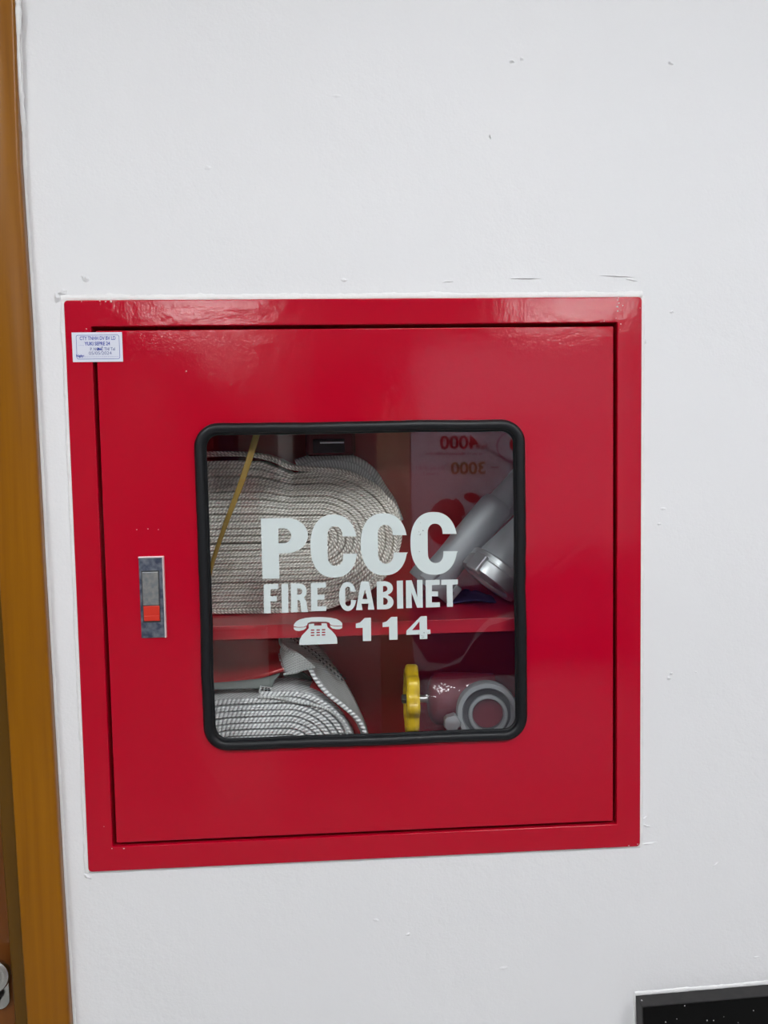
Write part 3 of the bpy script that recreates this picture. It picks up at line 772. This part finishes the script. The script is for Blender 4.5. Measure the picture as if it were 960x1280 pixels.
# lower hose: rests on the floor of the box
HF = .045; S = (0.8426 + HF) / 1000
h2 = empty('fire_hose', (-.08, .08, -BX), label='white woven fire hose coiled under the shelf, its loose end bent upwards', cat='hose')
cR = C2(362, 959); cL = C2(305, 959); zc2 = -BX + .0025 + 86 * S
zt = un(332, 867, HF).z
cR = (cR[0], (zt - BX) / 2); cL = (cL[0], (zt - BX) / 2); b2 = (zt + BX) / 2 - .001
coil('hose_coil', cR, cL, 88 * S, 140 * S, b2, 10.25, .003, .057, M['weave_b'], HF, lambda p, k: p, seed=8, parent=h2, row=.0080, pitch_jit=.1, nrows=1)
def ribbon(name, A, B, m, parent, thick=.0035, sub=6, nv=10, bow=0, uvrow=.0022):
    """surface between two measured rails; each rail point = (px, py, depth)"""
    def cr_(pts):
        pts = [un(*p) for p in pts]; out = []; n = len(pts)
        for i in range(n - 1):
            p0, p1, p2, p3 = pts[max(i - 1, 0)], pts[i], pts[i + 1], pts[min(i + 2, n - 1)]
            for j in range(sub):
                q = j / sub
                out.append(.5 * ((2 * p1) + (-p0 + p2) * q + (2 * p0 - 5 * p1 + 4 * p2 - p3) * q * q + (-p0 + 3 * p1 - 3 * p2 + p3) * q ** 3))
        out.append(pts[-1]); return out
    a, b = cr_(A), cr_(B); rows = []; uvs = []; s = 0
    for i, (p, q) in enumerate(zip(a, b)):
        if i: s += ((p + q) / 2 - (a[i - 1] + b[i - 1]) / 2).length
        w_ = (q - p).length
        tdir = ((a[min(i + 1, len(a) - 1)] - a[max(i - 1, 0)])).normalized()
        nn = tdir.cross((q - p)).normalized()
        rows.append([p.lerp(q, j / nv) + nn * bow * sin(pi * j / nv) for j in range(nv + 1)])
        uvs.append([(s, w_ * j / nv + 10 * uvrow) for j in range(nv + 1)])
    return grid_mesh(name, rows, m, parent, uvs, thick)
# loose end: springs from the right of the coil, rises and folds under the shelf
A = [(350, 788, .112), (372, 798, .112), (396, 808, .110), (416, 832, .108), (434, 860, .106), (448, 888, .104), (458, 915, .102), (461, 950, .10), (452, 990, .10)]
B = [(352, 806, .06), (366, 818, .056), (386, 834, .052), (397, 852, .048), (411, 868, .045), (431, 884, .042), (448, 900, .041), (457, 922, .041), (452, 960, .042)]
ribbon('hose_end', A, B, M['weave_c'], h2, .0042, bow=.003)
# twisted selvedge along its front edge
def cord(name, pts, r, m, parent, twist=.0042, row=.0045, n=9, sub=6):
    P_ = []; k = len(pts); pts = [un(*p) if len(p) == 3 and abs(p[0]) > 2 else Vector(p) for p in pts]
    for i in range(k - 1):
        p0, p1, p2, p3 = pts[max(i - 1, 0)], pts[i], pts[i + 1], pts[min(i + 2, k - 1)]
        for j in range(sub):
            q = j / sub
            P_.append(.5 * ((2 * p1) + (-p0 + p2) * q + (2 * p0 - 5 * p1 + 4 * p2 - p3) * q * q + (-p0 + 3 * p1 - 3 * p2 + p3) * q ** 3))
    P_.append(pts[-1]); rows = []; uvs = []; s = 0
    for i, p in enumerate(P_):
        d = (P_[min(i + 1, len(P_) - 1)] - P_[max(i - 1, 0)]).normalized(); u = d.cross(Vector((0, 1, 0))).normalized(); v = d.cross(u)
        if i: s += (p - P_[i - 1]).length
        rows.append([p + (u * cos(2 * pi * j / n) + v * sin(2 * pi * j / n)) * r for j in range(n + 1)])
        uvs.append([(s, 2 * row * j / n) for j in range(n + 1)])
    return grid_mesh(name, rows, m, parent, uvs)
cord('selvedge', [(387, 834, .050), (397, 852, .046), (411, 868, .043), (431, 884, .040), (448, 900, .039), (457, 922, .039), (452, 960, .040)], .0027, M['weave_b'], h2)
# folded-back cut end with its ragged edge
ribbon('folded_flap', [(354, 805, .075), (366, 811, .062), (380, 821, .052), (394, 833, .047)], [(352, 818, .080), (355, 829, .068), (361, 843, .054), (376, 838, .049)], M['weave_c'], h2, .003, bow=-.002)
cord('selvedge', [(355, 843, .053), (364, 841, .050), (380, 837, .047), (394, 833.5, .045)], .0013, M['weave_c'], h2)
random.seed(5); bm = bmesh.new()
for i in range(16):
    t = i / 15; p = un(352 + 9 * t ** 1.4, 817 + 26 * t, .078 - .024 * t); 
    abox(bm, p.x - .003 - random.random() * .0012, p.x + .001, p.y - .0004, p.y + .0004, p.z - .0003, p.z + .0003)
o = bmobj('frayed_threads', bm, M['weave_c'], h2); o['kind'] = 'stuff'
# dark stitches along the hose end
bm = bmesh.new()
for i in range(15):
    for off in (0, 1):
        t = (i + .3 * off) / 14; px = 362 + t * 64 + off * 2.2; py = 797 + 52 * t ** 1.12 - off * 3
        p = un(px, py, .088 - .004 * t); q = un(px + 2.4, py + 2.1, .088 - .004 * t)
        n0 = Vector((.0, -.0012, .0))
        d = (q - p).normalized(); u = Vector((-d.z, 0, d.x)) * .0004
        vs_ = [bm.verts.new(a + n0 + e) for a in (p, q) for e in (u, -u)] + [bm.verts.new(a + Vector((0, .004, 0)) + e) for a in (p, q) for e in (u, -u)]
        for f in ((0, 1, 3, 2), (4, 5, 7, 6), (0, 1, 5, 4), (2, 3, 7, 6), (0, 2, 6, 4), (1, 3, 7, 5)): bm.faces.new([vs_[i_] for i_ in f])
o = bmobj('stitching', bm, M['darkrec'], h2); o['kind'] = 'stuff'
# smooth tail of the outer layer lying over the coil, printed in black near its end
ribbon('hose_tail', [(325, 858, .060), (345, 861, .060), (372, 870, .06), (396, 875, .06), (418, 884, .06), (432, 899, .06), (438, 915, .06)],
       [(322, 872, .043), (345, 873, .043), (372, 878, .043), (396, 882.5, .043), (414, 890, .043), (428, 903, .043), (434, 918, .043)], M['weave_c'], h2, .003, bow=.001)
bm = bmesh.new(); random.seed(2)
for r_ in range(5):
    for c_ in range(3):
        p = un(326 + c_ * 4.2 + random.random(), 860 + r_ * 2.5 + c_ * .3, .047)
        abox(bm, p.x, p.x + .0026, p.y - .0006, p.y + .0022, p.z - .0006, p.z + .0005)
bmobj('printed_mark', bm, M['black'], h2)
ribbon('red_lining', [(379, 872, .072), (397, 873, .072), (412, 878, .070), (428, 893, .068), (440, 907, .066), (446, 928, .066)],
       [(392, 850, .078), (402, 864, .074), (416, 873, .068), (434, 885, .062), (447, 903, .060), (453, 928, .060)], M['lining'], h2, .002, bow=.001)

# red plastic sheet and grey cloth tucked behind the lower hose
rs = empty('plastic_sheet', tuple(un(300, 872, .13)), label='glossy red plastic sheet tucked between shelf and the lower white hose', cat='sheet')
ribbon('sheet', [(240, 792, .115), (275, 793, .113), (310, 795, .110), (340, 797, .108), (360, 802, .105)], [(240, 863, .085), (272, 860, .082), (305, 852, .078), (330, 845, .074), (362, 834, .072)], M['redgloss'], rs, .0015, bow=.006)
cord('rolled_edge', [(240, 863, .083), (272, 860, .080), (305, 852, .076), (330, 844, .072), (362, 834, .070)], .0026, M['redgloss'], rs)
gc = empty('cloth', tuple(un(340, 872, .12)), label='crumpled grey cloth strip wedged behind the lower hose beside red sheet', cat='cloth')
ribbon('cloth_panel', [(356, 842, .118), (372, 838, .116), (390, 848, .112)], [(348, 866, .110), (364, 872, .108), (380, 880, .107)], M['greycloth'], gc, .0015, bow=.004)
ribbon('cloth_panel', [(262, 861, .081), (290, 857, .078), (322, 850, .074), (350, 842, .071)], [(258, 862, .060), (290, 861, .060), (320, 861, .062), (340, 862, .066)], M['greycloth'], gc, .0015, bow=-.006)
ribbon('red_binding', [(352, 836, .110), (350, 850, .105), (343, 866, .097)], [(357, 836, .110), (354, 850, .105), (347, 868, .097)], M['lining'], gc, .001)

# yellow strap hanging in front of the upper hose
ys = empty('strap', tuple(un(262, 745, .028)), label='thin yellow strap hanging diagonally in front of the upper coiled hose', cat='strap')
ribbon('band', [(322, 520, .022), (313, 556, .023), (299, 600, .024), (279, 655, .026), (262, 708, .029), (257, 742, .031), (254, 764, .031)],
       [(331, 520, .022), (321, 557, .023), (306, 602, .024), (284.5, 657, .026), (266.5, 710, .029), (261, 744, .031), (258, 766, .031)], M['strap'], ys, .0006, bow=.0006)

# added maroon box above the upper coil, stands in for the phone's reflection
rb = empty('phone_reflection_box', tuple(un(418, 575, .12)), label='added dark maroon box above the upper hose, standing in for the phone reflected in the glass', cat='box')
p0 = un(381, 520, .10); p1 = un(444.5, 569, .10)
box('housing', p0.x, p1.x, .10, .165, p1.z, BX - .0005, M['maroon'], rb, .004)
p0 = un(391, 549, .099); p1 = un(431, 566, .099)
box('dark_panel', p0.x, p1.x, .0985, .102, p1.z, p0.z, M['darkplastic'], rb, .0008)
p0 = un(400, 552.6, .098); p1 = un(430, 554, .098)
box('glint_strip', p0.x, p1.x, .0978, .099, p1.z, p0.z, M['alu'], rb)  # pale strip in place of the white highlight line on the mirrored phone

# ================================================================= NOZZLES
def nozzle(label, org, axis, prof, ring_prof, lugs, rr0, mats, depth=None):
    t = empty('hose_nozzle', tuple(org), label=label, cat='nozzle')
    lathe('barrel', prof, org, axis, mats[0], t, 56)
    lathe('coupling_ring', ring_prof, org, axis, mats[1], t, 64, closed=True)
    T = frame_to(axis, org)
    for a in lugs:
        bm = bmesh.new()
        R2 = T @ Matrix.Rotation(a, 4, 'Z')
        abox(bm, rr0 - .006, rr0 + .0045, -.009, .009, -.012, .010, R2, .0018)
        o = bmobj('lug', bm, mats[1], t)
        for k_ in range(2):
            pass
    return t
ax1 = Vector((.62, .16, .72)).normalized()
o1 = un(614, 721, .085)
nz1 = nozzle('grey metal hose nozzle at right of the shelf, its wide lugged coupling facing down', o1, ax1,
       [(.0265, -.004), (.0265, .012), (.031, .014), (.0305, .020), (.027, .040), (.0215, .075), (.017, .115), (.0145, .150), (.0145, .160), (.012, .163), (.0001, .163)],
       [(.0365, -.008), (.0372, -.004), (.0372, .006), (.0355, .0075), (.0355, .0085), (.0362, .009), (.0362, .015), (.034, .017), (.028, .017), (.0275, .010), (.0275, -.006), (.029, -.008)],
       (2.04,), .0355, (M['alu_d'], M['alu']))
T1 = frame_to(ax1, o1)
bm = bmesh.new()
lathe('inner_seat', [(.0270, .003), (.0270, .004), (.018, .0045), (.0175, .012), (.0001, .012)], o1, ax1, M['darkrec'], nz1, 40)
o2 = un(545, 722, .122); ax2 = Vector((.66, .06, .74)).normalized()
nz2 = nozzle('long grey metal nozzle lying diagonally behind the lettering, coupling end near the hose', o2, ax2,
       [(.022, -.012), (.023, .004), (.020, .012), (.0195, .030), (.0205, .060), (.0205, .112), (.0185, .118), (.0150, .122), (.0135, .155), (.0135, .175), (.0001, .176)],
       [(.029, -.016), (.0295, -.012), (.0295, -.002), (.0285, 0), (.0225, 0), (.0225, -.016)],
       (.5, 2.6, 4.7), .0285, (M['alu_d'], M['alu_d']))
o3 = un(612, 628, .160); ax3 = Vector((.80, .05, .60)).normalized()
nozzle('dull green-grey nozzle at the very back of upper shelf, mostly hidden', o3 + Vector((0, 0, -.02)), ax3,
       [(.014, -.03), (.016, 0), (.016, .02), (.014, .035), (.0001, .035)],
       [(.0185, -.034), (.019, -.028), (.0185, -.022), (.0150, -.022), (.0150, -.034)], (0, 2.1), .0155, (M['alu_d'], M['alu_d']))
nc = empty('cloth', tuple(un(600, 755, .10)), label='dark navy cloth crumpled on the shelf under the grey nozzles', cat='cloth')
rows = []
for i in range(15):
    row = []
    for j in range(15):
        u, v = i / 14 * 2 - 1, j / 14 * 2 - 1; r = sqrt(u * u + v * v)
        hgt = .012 * max(0, 1 - r * .8) * (1 + .7 * noise.noise(Vector((u * 3, v * 3, 1)))) + .003 * abs(noise.noise(Vector((u * 7, v * 7, 3))))
        row.append(Vector((.135 + u * .030, .145 + v * .026, ST + .0015 + hgt)))
    rows.append(row)
grid_mesh('folds', rows, M['navy'], nc, thick=.001)

# ================================================================= LANDING VALVE
VY = .085
vc = un(514, 873.5, VY); wax = Vector((-1, .02, .02)).normalized()
va = empty('landing_valve', (vc.x + .06, .12, vc.z - .03), label='red angle valve with yellow lobed handwheel and grey outlet ring in the lower compartment', cat='valve')
def lobe(a, r): return 1 + (.075 * cos(8 * a) if r > .03 else 0)
lathe('handwheel', [(.008, -.007), (.030, -.0075), (.0365, -.0075), (.0385, -.005), (.0385, .005), (.0365, .0072), (.033, .0072), (.031, .004), (.010, .004), (.009, .006), (.0001, .006)], vc, wax, M['yellow'], va, 96, lobe=lobe)
lathe('wheel_nut', [(.0055, .004), (.0055, .0105), (.0045, .0115), (.0001, .0115)], vc, wax, M['darkrec'], va, 6, smooth=False)
lathe('spindle', [(.0045, -.03), (.0045, -.006)], vc, wax, M['alu'], va, 20)
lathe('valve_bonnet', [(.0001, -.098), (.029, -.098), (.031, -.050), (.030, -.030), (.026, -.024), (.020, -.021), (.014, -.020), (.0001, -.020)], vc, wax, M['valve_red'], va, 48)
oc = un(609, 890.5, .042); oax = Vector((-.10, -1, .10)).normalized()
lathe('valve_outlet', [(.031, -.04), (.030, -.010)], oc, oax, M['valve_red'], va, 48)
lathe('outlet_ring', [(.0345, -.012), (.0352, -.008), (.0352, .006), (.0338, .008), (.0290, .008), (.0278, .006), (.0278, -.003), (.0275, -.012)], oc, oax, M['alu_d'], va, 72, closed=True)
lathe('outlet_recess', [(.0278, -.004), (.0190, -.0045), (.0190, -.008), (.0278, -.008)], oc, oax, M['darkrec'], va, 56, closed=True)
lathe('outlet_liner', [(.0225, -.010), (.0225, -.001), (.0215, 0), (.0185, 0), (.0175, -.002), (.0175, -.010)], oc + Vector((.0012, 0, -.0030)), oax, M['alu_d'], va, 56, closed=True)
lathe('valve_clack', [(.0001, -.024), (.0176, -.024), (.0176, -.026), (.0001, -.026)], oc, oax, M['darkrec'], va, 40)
TT = frame_to(oax, oc)
for px, py in ((565, 903),):
    q = un(px, py, .040)
    bm = bmesh.new(); alathe(bm, [(.0001, -.010), (.0085, -.010), (.0098, -.006), (.0098, .003), (.0085, .006), (.0001, .0065)], q, oax, 14, lobe=lambda a, r: 1 + .08 * cos(5 * a))
    o = bmobj('outlet_lug', bm, M['alu'], va); auto_smooth(o, 25)
q = oc + Vector((.033, 0, .010)); box('outlet_lug', q.x - .006, q.x + .003, q.y - .004, q.y + .008, q.z - .030, q.z + .004, M['alu_d'], va, .002)
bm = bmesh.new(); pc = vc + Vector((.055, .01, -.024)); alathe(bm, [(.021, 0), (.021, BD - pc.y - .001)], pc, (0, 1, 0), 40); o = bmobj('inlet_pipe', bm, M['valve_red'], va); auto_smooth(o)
# clear film wrapped round the bonnet
rows = []
for i in range(27):
    t = i / 26; row = []
    c_ = vc.lerp(vc + Vector((.128, .012, -.002)), t) + Vector((.013, 0, 0))
    for j in range(25):
        a = pi * .62 + 1.15 * pi * j / 24 * 1.0
        r = .0365 * (1 + .06 * noise.noise(Vector((t * 5, j * .35, 2))) + .03 * noise.noise(Vector((t * 17, j * 1.1, 7))))
        row.append(c_ + Vector((0, r * .98 * -sin(a - pi * .45), r * .95 * cos(a - pi * .45))))
    rows.append(row)
grid_mesh('clear_film', rows, M['film'], va)

# ================================================================= THINGS BEHIND THE PHOTOGRAPHER (seen mirrored in the glass)
BDist = 2.3      # metres from cabinet to banner
def mir(px, py, d=BDist):
    p = un(px, py, d); return Vector((p.x, -d, p.z))
tl = mir(511.5, 430); br_ = mir(800, 640)
bn = empty('pull_up_banner', ((tl.x + br_.x) / 2, -BDist, FLOOR_Z), label='tall pale pink pull-up banner standing behind the photographer, mirrored in the glass', cat='banner')
box('banner_sheet', tl.x, br_.x, -BDist - .003, -BDist, FLOOR_Z + .06, tl.z, M['ban_pale'], bn)
box('banner_base', tl.x - .01, br_.x + .01, -BDist - .10, -BDist + .10, FLOOR_Z, FLOOR_Z + .06, M['grey'], bn, .01)
def bflat(name, polys, m, lift=.001):
    """flat print on the banner, outlines taken from its mirror image"""
    q = [[(mir(*p).x, mir(*p).z) for p in P_] for P_ in polys]
    cu = curve_mesh(name, q, .0006, M[m], bn, -BDist + lift)
    return cu
exm, ezm = Vector((-1, 0, 0)), Vector((0, 0, 1))
K = (.8426 + BDist) / 1000
def btext(s, px_right, py_base, h_px, m, bold, xs=1.0):
    p = mir(px_right, py_base); p.y = -BDist + .0012
    o = text_mesh('banner_text', s, h_px * K / .72, M[m], bn, p, exm, ezm, .0006, bold, 'LEFT', xs)
    return o
btext('4000', 597.5, 560.5, 17, 'ban_red', .0016, 1.02)
btext('H\u01a1n', 609.5, 561, 6.5, 'ban_red', .0002, .9)
btext('3000', 608, 592, 15.5, 'ban_gold', .0014, 1.05)
random.seed(4)
def scribble(px0, px1, py, hh, m='ban_ink'):
    x = px0; bm = bmesh.new()
    while x < px1:
        w_ = random.uniform(1.2, 2.4)
        if random.random() > .16:
            a, b = mir(x, py - hh * random.uniform(.5, 1)), mir(x + w_ * .62, py)
            abox(bm, a.x, b.x, -BDist + .0002, -BDist + .001, b.z, a.z)
        x += w_
    o = bmobj('banner_small_print', bm, M[m], bn); o['kind'] = 'stuff'
scribble(529, 602, 568.5, 3.6); scribble(612, 624, 585, 3); scribble(520, 555, 587, 5, 'ban_mauve'); scribble(528, 548, 594, 4, 'ban_mauve')
el = lambda cx_, cy_, rx, ry, n=28, a=0: [(cx_ + rx * cos(t) * cos(a) - ry * sin(t) * sin(a), cy_ + rx * cos(t) * sin(a) + ry * sin(t) * cos(a)) for t in [2 * pi * i / n for i in range(n)]]
bflat('banner_picture', [el(556, 652, 21, 29, a=.2)], 'ban_red')
bflat('banner_picture', [el(574, 634, 5, 12, a=-.5)], 'ban_red', .0016)
bflat('banner_picture', [el(590, 622, 10, 6, a=.2)], 'ban_red')
bflat('banner_picture', [el(650, 558, 30, 22), el(650, 558, 28, 20)], 'ban_mauve')
bflat('banner_picture', [el(655, 555, 18, 14)], 'ban_red')
bflat('banner_picture', [[(512, 792), (535, 828), (560, 830), (580, 818), (595, 790), (612, 772), (660, 758), (798, 745), (798, 690), (700, 700), (620, 728), (560, 735), (512, 740)]], 'ban_purple')
bflat('banner_picture', [[(512, 840), (545, 838), (575, 828), (592, 803), (612, 782), (660, 768), (798, 756), (798, 846), (640, 843), (570, 849), (512, 850)]], 'ban_purple', .0014)
# white slim pedestal and other furniture
def furn(name, px0, px1, pyt, pyb, d, dep, m, label, cat, bev=.004, part='body'):
    a, b = mir(px0, pyt, d), mir(px1, pyt, d); zb = FLOOR_Z if pyb is None else mir(px0, pyb, d).z
    e = empty(name, ((a.x + b.x) / 2, -d - dep / 2, zb), label=label, cat=cat)
    box(part, a.x, b.x, -d - dep, -d, zb, a.z, M[m], e, bev)
    return e, a, b, zb
e, a, b, zb = furn('pedestal', 250, 329, 790, None, 2.3, .2, 'white', 'white slim pedestal on the floor behind the photographer', 'pedestal')
box('top_plate', a.x - .01, b.x + .01, -2.51, -2.29, a.z, a.z + .012, M['grey'], e, .003)
# tall open shelving with boxes, far left
sx0, sx1 = mir(215, 500, 4.6).x, mir(342, 500, 4.6).x
sv = empty('shelving', ((sx0 + sx1) / 2, -4.75, FLOOR_Z), label='tall grey metal shelving at the side of the room behind the photographer', cat='shelving')
for x in (sx0, sx1 - .02): box('upright', x, x + .02, -4.95, -4.6, FLOOR_Z, 1.0, M['grey'], sv)
zs = [FLOOR_Z + .1, -.75, -.3, .12, .55, .98]
for z in zs: box('shelf', sx0 + .021, sx1 - .021, -4.95, -4.6, z, z + .02, M['grey'], sv)
random.seed(9)
cols = ['teal', 'ban_red', 'navy', 'grey', 'beige', 'white']
wd = {'teal': 'dark teal', 'ban_red': 'red', 'navy': 'navy', 'grey': 'grey', 'beige': 'beige', 'white': 'white'}
pos = ['lowest', 'second', 'third', 'fourth', 'top']
used = set()
for zi, z in enumerate(zs[:-1]):
    x = sx0 + .03; n = 0
    while x < sx1 - .14 and n < 4:
        w_ = random.uniform(.09, .12); hh = random.uniform(.2, .3); c_ = cols[(zi * 2 + n) % 6]
        tag_ = '%s storage box on the %s board of the grey shelving' % (wd[c_], pos[zi])
        e = empty('storage_box', (x + w_ / 2, -4.75, z + .02), label=tag_, cat='box', group='boxes on the grey shelving')
        box('carton', x, x + w_, -4.9, -4.62, z + .0205, z + .02 + hh, M[c_], e, .003)
        box('lid', x - .003, x + w_ + .003, -4.903, -4.617, z + .02 + hh, z + .045 + hh, M[c_], e, .003)
        x += w_ + .03; n += 1
# white column and a dark doorway behind it
a, b = mir(345, 500, 3.4), mir(363, 500, 3.4)
struct(box('column_1', a.x, b.x, -3.4 - .1, -3.4, FLOOR_Z, CEIL_Z, M['white'], None, .01))
a, b = mir(365, 500, 6.0), mir(392, 500, 6.0)
struct(box('door_2', a.x - .2, b.x + .4, -10.19, -10.12, FLOOR_Z, .85, M['darkplastic']))
e, a, b, zb = furn('display_board', 470, 511, 500, None, 3.0, .04, 'beige', 'beige display board standing on the floor beside the pink banner', 'board', part='panel')
box('foot', a.x, b.x, -3.2, -2.84, FLOOR_Z + .0, FLOOR_Z + .03, M['grey'], e)
